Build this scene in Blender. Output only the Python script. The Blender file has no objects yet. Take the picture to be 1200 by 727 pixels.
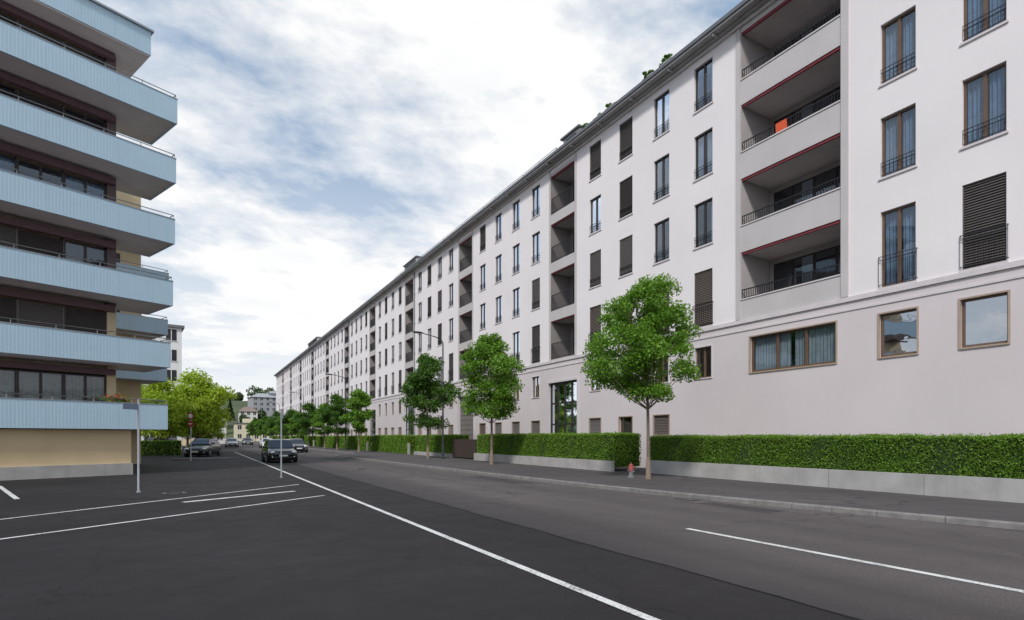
import bpy, math, random
import numpy as np
from mathutils import Vector, Matrix
rnd=random.Random(11)
sc=bpy.context.scene
COL=sc.collection
sc.view_settings.view_transform='Standard'
sc.view_settings.look='None'
sc.view_settings.exposure=0

# ------------------------------------------------------------ materials
def nn(nt,t,**k):
    n=nt.nodes.new(t)
    for a,b in k.items(): setattr(n,a,b)
    return n
def base(name):
    m=bpy.data.materials.new(name); m.use_nodes=True
    nt=m.node_tree; b=nt.nodes['Principled BSDF']
    return m,nt,b
def coords(nt,scale=(1,1,1)):
    tc=nn(nt,'ShaderNodeTexCoord'); mp=nn(nt,'ShaderNodeMapping')
    mp.inputs['Scale'].default_value=scale
    nt.links.new(tc.outputs['Object'],mp.inputs['Vector'])
    return mp.outputs['Vector']
def noise(nt,vec,scale,detail=4,rough=.55):
    n=nn(nt,'ShaderNodeTexNoise'); n.inputs['Scale'].default_value=scale
    n.inputs['Detail'].default_value=detail; n.inputs['Roughness'].default_value=rough
    nt.links.new(vec,n.inputs['Vector']); return n.outputs['Fac']
def mrange(nt,v,a,b,c,d):
    n=nn(nt,'ShaderNodeMapRange'); n.inputs[1].default_value=a;n.inputs[2].default_value=b
    n.inputs[3].default_value=c;n.inputs[4].default_value=d
    nt.links.new(v,n.inputs[0]); return n.outputs[0]
def math_(nt,op,a,b=None):
    n=nn(nt,'ShaderNodeMath',operation=op)
    for i,x in enumerate((a,b)):
        if x is None: continue
        if isinstance(x,(int,float)): n.inputs[i].default_value=x
        else: nt.links.new(x,n.inputs[i])
    return n.outputs[0]
def mixc(nt,fac,a,b,mode='MIX'):
    n=nn(nt,'ShaderNodeMix',data_type='RGBA',blend_type=mode)
    for i,x in ((0,fac),(6,a),(7,b)):
        if isinstance(x,(int,float)): n.inputs[i].default_value=x
        elif isinstance(x,tuple): n.inputs[i].default_value=(*x[:3],1)
        else: nt.links.new(x,n.inputs[i])
    return n.outputs[2]
def bump(nt,b,h,strength=.3,dist=.01):
    n=nn(nt,'ShaderNodeBump'); n.inputs['Strength'].default_value=strength
    n.inputs['Distance'].default_value=dist
    nt.links.new(h,n.inputs['Height']); nt.links.new(n.outputs[0],b.inputs['Normal'])
def mat(name,col,rough=.6,metal=0,var=.1,scale=2.0,bmp=0,bscale=60,streak=0,coat=0):
    m,nt,b=base(name); v=coords(nt)
    f=noise(nt,v,scale,5)
    dark=tuple(c*(1-var) for c in col); light=tuple(min(1,c*(1+var)) for c in col)
    c=mixc(nt,mrange(nt,f,.3,.7,0,1),dark,light)
    if streak:
        v2=coords(nt,(1.6,1.6,.12)); s=noise(nt,v2,1.5,6,.6)
        c=mixc(nt,mrange(nt,s,.52,.75,0,streak),c,tuple(x*.6 for x in col))
    nt.links.new(c,b.inputs['Base Color'])
    b.inputs['Roughness'].default_value=rough; b.inputs['Metallic'].default_value=metal
    if coat: b.inputs['Coat Weight'].default_value=coat; b.inputs['Coat Roughness'].default_value=.03
    if bmp: bump(nt,b,noise(nt,v,bscale,4),bmp,.01)
    return m

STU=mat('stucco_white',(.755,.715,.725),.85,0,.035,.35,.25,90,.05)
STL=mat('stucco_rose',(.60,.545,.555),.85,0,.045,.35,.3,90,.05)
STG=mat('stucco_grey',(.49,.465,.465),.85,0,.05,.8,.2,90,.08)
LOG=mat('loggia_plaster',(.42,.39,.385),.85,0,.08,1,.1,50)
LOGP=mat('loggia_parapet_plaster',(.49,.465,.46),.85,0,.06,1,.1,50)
LOGD=mat('loggia_shaded_plaster',(.26,.235,.23),.85,0,.08,1,.1,50)  # darker copy of the loggia plaster, interior shade put into the colour
TRIM=mat('stone_trim',(.59,.55,.56),.75,0,.06,3,.15,80,.15)
TAN=mat('tan_surround',(.36,.28,.22),.6,0,.08,3)
BRONZE=mat('bronze_frame',(.14,.085,.055),.4,.2,.15,4)
DKFR=mat('dark_frame',(.035,.03,.03),.4,.2,.15,4)
IRON=mat('wrought_iron',(.018,.018,.02),.45,.4,.1,8)
BLIND=mat('dark_blind',(.10,.088,.084),.5,.1,.15,2)
BLBR=mat('brown_blind',(.15,.12,.105),.55,.1,.1,2)
BLGR=mat('grey_blind',(.19,.172,.165),.5,.1,.1,2)
CURT=mat('curtain',(.20,.27,.35),.9,0,.2,6)
CURW=mat('curtain_pale',(.33,.36,.36),.9,0,.15,6)
CURG=mat('curtain_green',(.22,.27,.2),.9,0,.12,6)
ROOM=mat('room_dark',(.022,.024,.03),.9,0,.2,1)  # darkness of unlit rooms put into the colour
RED=mat('crimson_awning',(.24,.035,.05),.7,0,.15,5)
CORN=mat('cornice_grey',(.34,.33,.33),.6,.1,.08,2,0,40,.1)
ROOFM=mat('roof_metal',(.17,.17,.18),.45,.5,.1,2)
METAL=mat('galvanised_metal',(.38,.39,.4),.35,.8,.08,6)
DMETAL=mat('dark_pole_metal',(.035,.037,.04),.45,.5,.1,5)
CONC=mat('concrete',(.36,.35,.34),.85,0,.15,1.5,.4,70,.35)
KERB=mat('kerb_granite',(.18,.172,.165),.8,0,.25,5,.4,150)
BEIGE=mat('beige_render',(.62,.48,.29),.85,0,.06,1,.2,80,.15)
CREAM=mat('cream_render',(.66,.54,.35),.85,0,.05,1,.2,80,.15)
MAUVE=mat('mauve_brown_cladding',(.12,.085,.09),.6,0,.08,1,.1,60,.1)
PALE=mat('pale_hazy_render',(.62,.60,.57),.85,0,.05,1,.1,60,.1)  # far render paled in its colour to suggest distance haze
WHITEB=mat('white_render',(.72,.72,.72),.85,0,.05,1,.1,60,.15)
BURG=mat('burgundy_fascia',(.12,.065,.075),.55,0,.12,3)
SOFF=mat('soffit_paint',(.62,.57,.56),.8,0,.06,1.5)
BARK=mat('bark',(.16,.125,.095),.9,0,.3,12,.8,40)
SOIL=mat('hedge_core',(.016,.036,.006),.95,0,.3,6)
BLACK=mat('black_plastic',(.012,.012,.013),.5,0,.1,6)
TYRE=mat('tyre_rubber',(.018,.018,.018),.85,0,.15,20)
RIM=mat('alloy_rim',(.45,.46,.47),.3,.9,.05,10)
REDP=mat('red_paint',(.36,.04,.04),.35,0,.08,5)
REDH=mat('faded_red_paint',(.24,.05,.045),.6,0,.2,8)
WHP=mat('white_paint',(.78,.78,.78),.4,0,.05,5)
BLP=mat('blue_sign_paint',(.20,.26,.36),.4,0,.05,5)
TAILR=mat('tail_light',(.35,.01,.01),.15,0,.1,5)
LIGHTG=mat('headlight_glass',(.75,.78,.8),.08,.3,.05,5)
REDF=mat('flower_red',(.55,.03,.05),.7,0,.3,20)
TAR=mat('tar_seam',(.014,.014,.015),.7,0,.3,8)
SLAT=mat('dark_timber_slat',(.05,.035,.028),.75,0,.25,6)

def ribbed(name,col):
    m,nt,b=base(name); v=coords(nt)
    w=nn(nt,'ShaderNodeTexWave',wave_type='BANDS',bands_direction='X',wave_profile='SIN')
    w.inputs['Scale'].default_value=2.8; w.inputs['Distortion'].default_value=0
    nt.links.new(v,w.inputs['Vector'])
    f=noise(nt,v,.8,5)
    c=mixc(nt,mrange(nt,f,.3,.7,0,1),tuple(x*.94 for x in col),col)
    c=mixc(nt,mrange(nt,w.outputs['Fac'],.0,.3,.14,0),c,tuple(x*.6 for x in col))
    sp_=nn(nt,'ShaderNodeSeparateXYZ'); nt.links.new(v,sp_.inputs[0])
    fr=math_(nt,'FRACT',math_(nt,'MULTIPLY',math_(nt,'ADD',sp_.outputs[0],40.3),.42))
    c=mixc(nt,mrange(nt,fr,.0,.008,.55,0),c,tuple(x*.35 for x in col))
    v2=coords(nt,(2,2,.2)); s=noise(nt,v2,2,6)
    c=mixc(nt,mrange(nt,s,.55,.75,0,.2),c,tuple(x*.6 for x in col))
    nt.links.new(c,b.inputs['Base Color']); b.inputs['Roughness'].default_value=.5
    bump(nt,b,w.outputs['Fac'],.2,.012)
    return m
BLUE=ribbed('blue_ribbed_parapet',(.45,.61,.72))

def glassmat(name,tint,refl,blend=.22):
    m=bpy.data.materials.new(name); m.use_nodes=True; nt=m.node_tree; nt.nodes.clear()
    o=nn(nt,'ShaderNodeOutputMaterial'); t=nn(nt,'ShaderNodeBsdfTransparent'); g=nn(nt,'ShaderNodeBsdfGlossy')
    t.inputs[0].default_value=(*tint,1); g.inputs[0].default_value=(.86,.92,1,1); g.inputs['Roughness'].default_value=.015
    lw=nn(nt,'ShaderNodeLayerWeight'); lw.inputs[0].default_value=blend
    f=mrange(nt,lw.outputs['Fresnel'],0,1,refl,1)
    tc=coords(nt); nz=noise(nt,tc,1.3,2)
    bp=nn(nt,'ShaderNodeBump'); bp.inputs['Strength'].default_value=.08; bp.inputs['Distance'].default_value=.05
    nt.links.new(nz,bp.inputs['Height']); nt.links.new(bp.outputs[0],g.inputs['Normal'])
    mx=nn(nt,'ShaderNodeMixShader'); nt.links.new(f,mx.inputs[0]); nt.links.new(t.outputs[0],mx.inputs[1]); nt.links.new(g.outputs[0],mx.inputs[2])
    nt.links.new(mx.outputs[0],o.inputs[0]); return m
GLASS=glassmat('window_glass',(.66,.72,.78),.10)
GLASSR=glassmat('coated_window_glass',(.35,.45,.55),.45,.3)
CARGLASS=glassmat('car_glass',(.12,.13,.14),.10,.3)

def leafmat(name,a,b_,c_,tl=(.30,.50,.04)):
    m,nt,b=base(name)
    g=nn(nt,'ShaderNodeNewGeometry')
    r=nn(nt,'ShaderNodeValToRGB'); e=r.color_ramp.elements
    e[0].color=(*a,1); e[1].color=(*c_,1); x=e.new(.5); x.color=(*b_,1)
    nt.links.new(g.outputs['Random Per Island'],r.inputs[0])
    v=coords(nt); f=noise(nt,v,1.6,2)
    c=mixc(nt,mrange(nt,f,.35,.65,0,.35),r.outputs[0],tuple(q*.55 for q in b_))
    nt.links.new(c,b.inputs['Base Color']); b.inputs['Roughness'].default_value=.5
    tr=nn(nt,'ShaderNodeBsdfTranslucent')
    c2=mixc(nt,.5,c,tl); nt.links.new(c2,tr.inputs[0])
    mx=nn(nt,'ShaderNodeMixShader'); mx.inputs[0].default_value=.38
    out=[n for n in nt.nodes if n.type=='OUTPUT_MATERIAL'][0]
    nt.links.new(b.outputs[0],mx.inputs[1]); nt.links.new(tr.outputs[0],mx.inputs[2]); nt.links.new(mx.outputs[0],out.inputs[0])
    return m
LEAF=leafmat('leaf_green',(.055,.15,.012),(.13,.29,.02),(.22,.41,.035))
LEAFD=leafmat('leaf_dark',(.03,.085,.012),(.065,.16,.018),(.115,.24,.03),(.2,.38,.03))
LEAFY=leafmat('leaf_yellow_green',(.20,.33,.02),(.36,.50,.03),(.50,.62,.06),(.6,.75,.06))
LEAFH=leafmat('hedge_leaf',(.08,.18,.012),(.145,.28,.02),(.23,.38,.035))
LEAFC=leafmat('conifer_needles',(.012,.03,.012),(.02,.045,.018),(.035,.06,.02),(.05,.1,.02))
LEAFF=leafmat('far_foliage',(.06,.10,.05),(.09,.14,.06),(.13,.18,.08),(.15,.22,.08))

def asphalt(name,col,track=0,lightfine=.35,patch=.2,edge=0,mul=2.6):
    m,nt,b=base(name); v=coords(nt)
    big=noise(nt,v,.18,4,.6); mid=noise(nt,v,1.4,6,.65); fine=noise(nt,v,85,3,.7)
    c=mixc(nt,mrange(nt,big,.35,.65,0,1),tuple(x*(1-patch) for x in col),tuple(x*(1+patch) for x in col))
    c=mixc(nt,mrange(nt,mid,.35,.75,0,.35),c,tuple(x*.62 for x in col))
    c=mixc(nt,mrange(nt,fine,.5,.68,0,lightfine),c,tuple(min(1,x*mul) for x in col))
    c=mixc(nt,mrange(nt,fine,.5,.32,0,.5),c,tuple(x*.35 for x in col))
    if track:
        v2=coords(nt,(1,.015,1)); t=noise(nt,v2,.9,3,.5)
        c=mixc(nt,mrange(nt,t,.4,.62,0,track),c,tuple(x*.6 for x in col))
    vo=nn(nt,'ShaderNodeTexVoronoi',feature='DISTANCE_TO_EDGE'); vo.inputs['Scale'].default_value=.22
    dv=nn(nt,'ShaderNodeTexNoise'); dv.inputs['Scale'].default_value=1.3; dv.inputs['Detail'].default_value=4
    nt.links.new(v,dv.inputs['Vector'])
    ad=nn(nt,'ShaderNodeVectorMath',operation='MULTIPLY_ADD'); nt.links.new(dv.outputs['Color'],ad.inputs[0]); ad.inputs[1].default_value=(1.6,1.6,0); nt.links.new(v,ad.inputs[2])
    nt.links.new(ad.outputs[0],vo.inputs['Vector'])
    cr=mrange(nt,vo.outputs['Distance'],.0,.008,.7,0); cm=mrange(nt,big,.42,.5,0,1)
    c=mixc(nt,math_(nt,'MULTIPLY',cr,cm),c,tuple(x*.22 for x in col))
    st=noise(nt,v,.75,3,.5)
    c=mixc(nt,mrange(nt,st,.58,.76,0,.4),c,tuple(x*.5 for x in col))
    if edge:
        sp_=nn(nt,'ShaderNodeSeparateXYZ'); nt.links.new(v,sp_.inputs[0])
        e_=math_(nt,'ADD',sp_.outputs[0],math_(nt,'MULTIPLY',mid,.9))
        c=mixc(nt,mrange(nt,e_,5.4,8.0,.72,0),c,(.024,.021,.0225))
    nt.links.new(c,b.inputs['Base Color'])
    nt.links.new(mrange(nt,mid,.3,.7,.7,.92),b.inputs['Roughness'])
    b.inputs['Specular IOR Level'].default_value=.3
    bump(nt,b,fine,.6,.008)
    return m
ASD=asphalt('asphalt_dark',(.0175,.0148,.0160),0,.45,.42,0,3.4)
ASR=asphalt('asphalt_road',(.094,.083,.082),.5,.5,.22,1)
ASW=asphalt('asphalt_pavement',(.078,.071,.072),0,.4,.2)
ASP=asphalt('asphalt_patch',(.052,.047,.047),0,.4,.2)
GRASSG=mat('far_ground',(.06,.08,.035),.95,0,.3,.05)

def paint():
    m,nt,b=base('road_paint'); v=coords(nt)
    f=noise(nt,v,30,5,.7); g=noise(nt,v,2,4)
    w=math_(nt,'ADD',f,math_(nt,'MULTIPLY',g,.5))
    c=mixc(nt,mrange(nt,w,.74,.95,0,.9),(.62,.62,.61),(.06,.06,.06))
    nt.links.new(c,b.inputs['Base Color']); b.inputs['Roughness'].default_value=.7; return m
PAINT=paint()

# ------------------------------------------------------------ mesh builder
class MB:
    def __init__(s): s.v=[];s.f=[];s.m=[];s.mats=[];s.s=[]
    def mi(s,mat):
        if mat not in s.mats: s.mats.append(mat)
        return s.mats.index(mat)
    def face(s,pts,mat,smooth=False):
        n=len(s.v); s.v+= [tuple(p) for p in pts]; s.f.append(tuple(range(n,n+len(pts)))); s.m.append(s.mi(mat)); s.s.append(smooth)
    def box(s,x0,x1,y0,y1,z0,z1,mat):
        n=len(s.v); s.v+=[(x,y,z) for x in (x0,x1) for y in (y0,y1) for z in (z0,z1)]
        i=s.mi(mat)
        for q in ((0,1,3,2),(4,6,7,5),(0,4,5,1),(2,3,7,6),(0,2,6,4),(1,5,7,3)):
            s.f.append(tuple(n+k for k in q)); s.m.append(i); s.s.append(False)
    def cyl(s,p0,p1,r0,r1,mat,n=10,caps=True):
        p0=Vector(p0);p1=Vector(p1);d=(p1-p0).normalized()
        a=d.orthogonal().normalized(); b=d.cross(a); k=len(s.v); i=s.mi(mat)
        for p,r in ((p0,r0),(p1,r1)):
            for j in range(n):
                t=2*math.pi*j/n; s.v.append(tuple(p+a*(r*math.cos(t))+b*(r*math.sin(t))))
        for j in range(n):
            s.f.append((k+j,k+(j+1)%n,k+n+(j+1)%n,k+n+j)); s.m.append(i); s.s.append(True)
        if caps:
            s.f.append(tuple(k+j for j in range(n))); s.m.append(i); s.s.append(False)
            s.f.append(tuple(k+n+j for j in range(n))); s.m.append(i); s.s.append(False)
    def tube(s,pts,rs,mat,n=10):
        for j in range(len(pts)-1): s.cyl(pts[j],pts[j+1],rs[j],rs[j+1],mat,n,j in (0,len(pts)-2))
    def ell(s,c,r,mat,nu=12,nv=8):
        k=len(s.v); i=s.mi(mat)
        for a in range(nv+1):
            ph=math.pi*a/nv
            for b in range(nu):
                t=2*math.pi*b/nu
                s.v.append((c[0]+r[0]*math.sin(ph)*math.cos(t),c[1]+r[1]*math.sin(ph)*math.sin(t),c[2]+r[2]*math.cos(ph)))
        for a in range(nv):
            for b in range(nu):
                s.f.append((k+a*nu+b,k+a*nu+(b+1)%nu,k+(a+1)*nu+(b+1)%nu,k+(a+1)*nu+b)); s.m.append(i); s.s.append(True)
    def obj(s,name,parent=None,loc=(0,0,0),rz=0,**pr):
        me=bpy.data.meshes.new(name); me.from_pydata(s.v,[],s.f)
        for m in s.mats: me.materials.append(m)
        me.polygons.foreach_set('material_index',s.m); me.polygons.foreach_set('use_smooth',s.s)
        me.update()
        return mkobj(name,me,parent,loc,rz,**pr)
def mkobj(name,me,parent=None,loc=(0,0,0),rz=0,**pr):
    o=bpy.data.objects.new(name,me); COL.objects.link(o)
    o.location=loc; o.rotation_euler=(0,0,rz)
    if parent: o.parent=parent
    for k,v in pr.items(): o[k]=v
    return o
def empty(name,loc=(0,0,0),rz=0,parent=None,**pr):
    o=mkobj(name,None,parent,loc,rz,**pr); o.empty_display_size=.3; return o
def clone(o,loc=None,rz=None,parent=None,scale=None,**pr):
    c=o.copy(); COL.objects.link(c)
    if parent: c.parent=parent
    if loc is not None: c.location=loc
    if rz is not None: c.rotation_euler=(0,0,rz)
    if scale is not None: c.scale=scale
    for k,v in pr.items(): c[k]=v
    for ch in list(o.children): clone(ch,parent=c)
    return c

# ------------------------------------------------------------ ground
def sheet(name,pts,z,mat,**pr):
    b=MB(); b.face([(x,y,z) for x,y in pts],mat); return b.obj(name,**pr)
sheet('ground',[(-1500,-1500),(1500,-1500),(1500,1500),(-1500,1500)],0,ASD,kind='structure',label='dark asphalt yard and open ground',category='ground')
kerb=[(12.9,-60),(12.7,-8),(12.6,3.8),(12.15,6),(11.7,8.5),(11.3,11),(11,14),(10.65,20),(10.3,30),(10.0,40),(9.9,46),(10.0,47.5),(10.5,49),(11.6,50.3),(12.6,51.2),(13,54),(13,70),(13,200)]
sheet('road',[(5.2,-60)]+[(x+.01,y) for x,y in kerb]+[(5.2,200)],.004,ASR,kind='structure',label='grey asphalt street with worn tyre tracks',category='road')
def patch(x0,x1,y0,y1,z=.0065):
    b=MB(); b.face([(x0,y0,z),(x1,y0+.05,z),(x1-.04,y1,z),(x0+.05,y1-.03,z)],ASP)
    b.obj('asphalt_patch',kind='structure',label='darker repaired patch in the asphalt street',category='road patch')
patch(9.6,10.4,16.5,20.5); patch(8.2,9.4,36,44); patch(10.6,11.3,7.4,9.4)
b=MB(); y=-8
while y<120:
    o=.02*math.sin(y*1.7)+.015*math.sin(y*4.1); o2=.02*math.sin((y+.5)*1.7)+.015*math.sin((y+.5)*4.1)
    b.face([(5.18+o,y,.0075),(5.21+o,y,.0075),(5.21+o2,y+.5,.0075),(5.18+o2,y+.5,.0075)],TAR); y+=.5
b.obj('asphalt_joint',kind='structure',label='dark tar joint between yard and street asphalt',category='road joint')
b=MB()
for (xa,ya),(xb,yb) in zip(kerb[:-1],kerb[1:]):
    b.face([(xa+.16,ya,.12),(33,ya,.12),(33,yb,.12),(xb+.16,yb,.12)],ASW)
b.obj('pavement',kind='structure',label='raised grey asphalt pavement beside the street',category='pavement')
b=MB()
def ptalong(poly,step):
    out=[];
    for (xa,ya),(xb,yb) in zip(poly[:-1],poly[1:]):
        L=math.hypot(xb-xa,yb-ya); n=max(1,round(L/step))
        for i in range(n): out.append(((xa+(xb-xa)*i/n,ya+(yb-ya)*i/n),(xa+(xb-xa)*(i+1)/n-(xb-xa)/L*.012,ya+(yb-ya)*(i+1)/n-(yb-ya)/L*.012)))
    return out
for (xa,ya),(xb,yb) in ptalong(kerb,1.0):
    dx,dy=xb-xa,yb-ya; L=math.hypot(dx,dy); nx,ny=dy/L,-dx/L
    w=.17; zt=.125+rnd.uniform(-.003,.003)
    P=[(xa,ya),(xb,yb)]
    a0=[(x,y,-.02) for x,y in P]; a1=[(x+nx*.0,y+ny*.0,zt-.02) for x,y in P]; a2=[(x+nx*.02,y+ny*.02,zt) for x,y in P]; a3=[(x+nx*w,y+ny*w,zt) for x,y in P]; a4=[(x+nx*w,y+ny*w,.0) for x,y in P]
    for p,q in ((a0,a1),(a1,a2),(a2,a3),(a3,a4)): b.face([p[0],p[1],q[1],q[0]],KERB)
    for k in (0,1): b.face([a0[k],a1[k],a2[k],a3[k],a4[k]],KERB)
b.obj('kerb',kind='structure',label='grey granite kerb stones along the pavement',category='kerb')

def line(name,p,q,w,lab,z=.008):
    p=Vector((*p,0));q=Vector((*q,0)); d=(q-p).normalized(); n=Vector((-d.y,d.x,0))*w/2
    b=MB(); L=(q-p).length; k=max(1,int(L/2))
    for i in range(k):
        a=p+d*L*i/k; c=p+d*L*(i+1)/k
        b.face([(a-n).to_tuple()[:2]+(z,),(c-n).to_tuple()[:2]+(z,),(c+n).to_tuple()[:2]+(z,),(a+n).to_tuple()[:2]+(z,)],PAINT)
    b.obj(name,kind='structure',label=lab,category='road marking')
line('edge_line',(3.55,-5),(3.55,66),.11,'long solid white line along the street edge')
line('lane_line',(7.6,.9),(7.6,6.9),.12,'white dashed line in the middle of the street',.009)
line('parking_line',(-3.38-3*.76,14.5-3*.65),(3.05,20.0),.10,'thin white oblique parking bay line')
line('parking_line',(-2.74-3*.81,11.7-3*.585),(3.1,15.9),.10,'thin white oblique parking bay line')
line('parking_line',(-.29,16.0),(2.56,17.6),.2,'short thick white parking bay line')
line('parking_line',(-5.7,24.3),(-4.1,19.0),.12,'white parking bay line beside the blue building')

def manhole(x,y,z,lab):
    b=MB(); n=28
    b.face([(x+.34*math.cos(2*math.pi*i/n),y+.34*math.sin(2*math.pi*i/n),z) for i in range(n)],BLACK)
    b.face([(x+.29*math.cos(2*math.pi*i/n),y+.29*math.sin(2*math.pi*i/n),z+.004) for i in range(n)],ROOFM)
    for i in range(-2,3): b.box(x-.2,x+.2,y+i*.09-.015,y+i*.09+.015,z+.004,z+.009,BLACK)
    b.obj('manhole_cover',label=lab,category='manhole cover',group='manhole covers in the asphalt')
manhole(-.57,18.8,.006,'round cast iron manhole cover in dark asphalt')
manhole(7.3,28,.010,'round iron manhole cover in the grey street')
manhole(5.9,44,.010,'round iron manhole cover in the grey street')
b=MB(); b.box(10.98,11.38,9.85,10.4,.004,.014,BLACK)
for i in range(6): b.box(11.0,11.36,9.88+i*.09,9.93+i*.09,.014,.02,ROOFM)
b.obj('drain_grate',label='rectangular iron gully grate at the kerb',category='drain')

# ------------------------------------------------------------ window geometry
def win_geom(F,P,C,R,w,h,kind,rail,o=(0,0,0),leafs=2,surround=None,frm=None,simple=False,room=.9,curt=None,glass=None,rx=.012):
    frm=frm or BRONZE
    ox,oy,oz=o
    def bx(M,x0,x1,y0,y1,z0,z1,m): M.box(ox+x0,ox+x1,oy+y0,oy+y1,oz+z0,oz+z1,m)
    def q(M,pts,m): M.face([(ox+a,oy+b_,oz+c) for a,b_,c in pts],m)
    t=.06; a=w/2+.003
    bx(F,.10,.17,-a,-w/2+t,-.003,h+.003,frm); bx(F,.10,.17,w/2-t,a,-.003,h+.003,frm)
    bx(F,.102,.168,-w/2+t,w/2-t,h-t,h+.003,frm); bx(F,.102,.168,-w/2+t,w/2-t,-.003,t+.02,frm)
    for i in range(1,leafs):
        y=-w/2+w*i/leafs; bx(F,.095,.172,y-.045,y+.045,t,h-t,frm)
    if not surround:
        bx(F,-.04,.1,-w/2-.05,w/2+.05,-.055,.012,TRIM)
    else:
        s=.045
        bx(F,-.03,.06,-w/2-s,-w/2+.004,-s,h+s,surround); bx(F,-.03,.06,w/2-.004,w/2+s,-s,h+s,surround)
        bx(F,-.028,.06,-w/2+.004,w/2-.004,h-.004,h+s,surround); bx(F,-.04,.06,-w/2+.004,w/2-.004,-s,.004,surround)
    q(P,[(.14,-w/2+t,t),(.14,w/2-t,t),(.14,w/2-t,h-t),(.14,-w/2+t,h-t)],glass or GLASS)
    if kind.startswith('blind'):
        bm={'blind':BLIND,'blindb':BLBR,'blindg':BLGR}[kind]
        if simple: bx(C,.06,.09,-w/2+.01,w/2-.01,.02,h-.01,bm)
        else:
            n=int(h/.075)
            for i in range(n):
                z=.02+(h-.03)*i/n; z2=.02+(h-.03)*(i+.88)/n
                q(C,[(.04,-w/2+.02,z),(.04,w/2-.02,z),(.085,w/2-.02,z2),(.085,-w/2+.02,z2)],bm)
            bx(C,.03,.1,-w/2+.003,-w/2+.03,.01,h-.003,bm); bx(C,.03,.1,w/2-.03,w/2-.003,.01,h-.003,bm)
            bx(C,.088,.094,-w/2+.01,w/2-.01,.02,h-.01,DKFR)
    else:
        r=room
        q(C,[(r,-w/2-.1,-.1),(r,w/2+.1,-.1),(r,w/2+.1,h+.1),(r,-w/2-.1,h+.1)],ROOM)
        for s in (-1,1): q(C,[(.175,s*(w/2+.01),-.1),(r,s*(w/2+.1),-.1),(r,s*(w/2+.1),h+.1),(.175,s*(w/2+.01),h+.1)],ROOM)
        q(C,[(.175,-w/2-.01,-.02),(r,-w/2-.1,-.1),(r,w/2+.1,-.1),(.175,w/2+.01,-.02)],ROOM)
        q(C,[(.175,-w/2-.01,h+.01),(r,-w/2-.1,h+.1),(r,w/2+.1,h+.1),(.175,w/2+.01,h+.01)],ROOM)
        if kind in('curtain','half','full'):
            cm=curt or CURT
            sp={'curtain':[(-w/2+.05,-.06),(.10,w/2-.05)],'half':[(-w/2+.05,-w/2+.3)],'full':[(-w/2+.04,w/2-.04)]}[kind]
            for y0,y1 in sp:
                n=26
                if simple: q(C,[(.24,y0,.05),(.24,y1,.05),(.24,y1,h-.03),(.24,y0,h-.03)],cm)
                else:
                    for i in range(n):
                        ya=y0+(y1-y0)*i/n; yb=y0+(y1-y0)*(i+1)/n
                        xa=.24+.025*math.sin(ya*55)+.01*math.sin(ya*23); xb=.24+.025*math.sin(yb*55)+.01*math.sin(yb*23)
                        q(C,[(xa,ya,.05),(xb,yb,.05),(xb,yb,h-.03),(xa,ya,h-.03)],cm)
    if rail and R is not None:
        y=w/2-.005 if rx>0 else w/2+.04
        for zz in (rail,.09,rail-.12): bx(R,rx,rx+.016,-y,y,zz-.009,zz+.009,IRON)
        n=max(3,int(2*y/.115)); 
        if simple: n=max(3,int(2*y/.16))
        for i in range(n+1):
            yy=-y+2*y*i/n; bx(R,rx+.003,rx+.013,yy-.005,yy+.005,.09,rail,IRON)
        if rx<0:
            for s in (-1,1):
                for zz in (rail,.09): bx(R,rx+.016,.01,s*y-.01,s*y+.01,zz-.01,zz+.01,IRON)
CNAME={'blind':'roller_blind','blindb':'roller_blind','blindg':'roller_blind','curtain':'curtain','half':'curtain','full':'curtain','dark':'room_interior'}
_wcache={}
def window(parent,loc,w,h,kind,rail=0,rz=0,name='window',**k):
    key=(w,h,kind,rail,name,tuple(sorted((a,str(b)) for a,b in k.items())))
    if key in _wcache:
        return clone(_wcache[key],loc=loc,rz=rz,parent=parent)
    F,P,C,R=MB(),MB(),MB(),MB()
    win_geom(F,P,C,R if rail else None,w,h,kind,rail,**k)
    o=F.obj(name,parent,loc,rz)
    P.obj('glass_pane',o); C.obj(CNAME[kind],o)
    if rail: R.obj('railing',o)
    _wcache[key]=o
    return o

# ------------------------------------------------------------ long apartment block
D=19.2; YE=164.7
block=empty('apartment_building',(D,60,.12),label='long white rendered apartment block with dark windows and loggias',category='apartment building')
def W(p): return (p[0]-D,p[1]-60,p[2]-.12)
rows=[(16.05,1.95),(13.03,1.95),(10.01,1.95)]; FR=(6.46,2.46)
near=[4.4,6.68,8.86]; g0=[16.52,19.0,21.5,24.0]
wins=[];logs=[];doors=[]
cols=[(y,0) for y in near]+[(y,1) for y in g0]
K=10
for k in range(K):
    L=27.15+13.75*k
    logs.append((L-1.25,L+1.25,k))
    for d in (3.0,5.55,8.1,10.65): cols.append((L+d,2+k))
    doors.append((L,k))
kinds=['curtain','dark','blind','dark','dark','blindg','half','dark','blind','half']
special={(4.4,0):'curtain',(6.68,0):'curtain',(6.68,1):'curtain',(6.68,2):'curtain',(6.68,3):'blind',(8.86,3):'curtain',(8.86,0):'curtain',(8.86,1):'curtain',(8.86,2):'curtain',
 (16.52,0):'half',(16.52,1):'curtain',(16.52,2):'half',(16.52,3):'blindb',(19.0,0):'dark',(19.0,1):'half',(19.0,2):'dark',(19.0,3):'blindb',
 (21.5,0):'blindg',(21.5,1):'blind',(21.5,2):'blindg',(21.5,3):'blindb',(24.0,0):'blindg',(24.0,1):'dark',(24.0,2):'blindg',(24.0,3):'blindb'}
openings=[]
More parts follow.
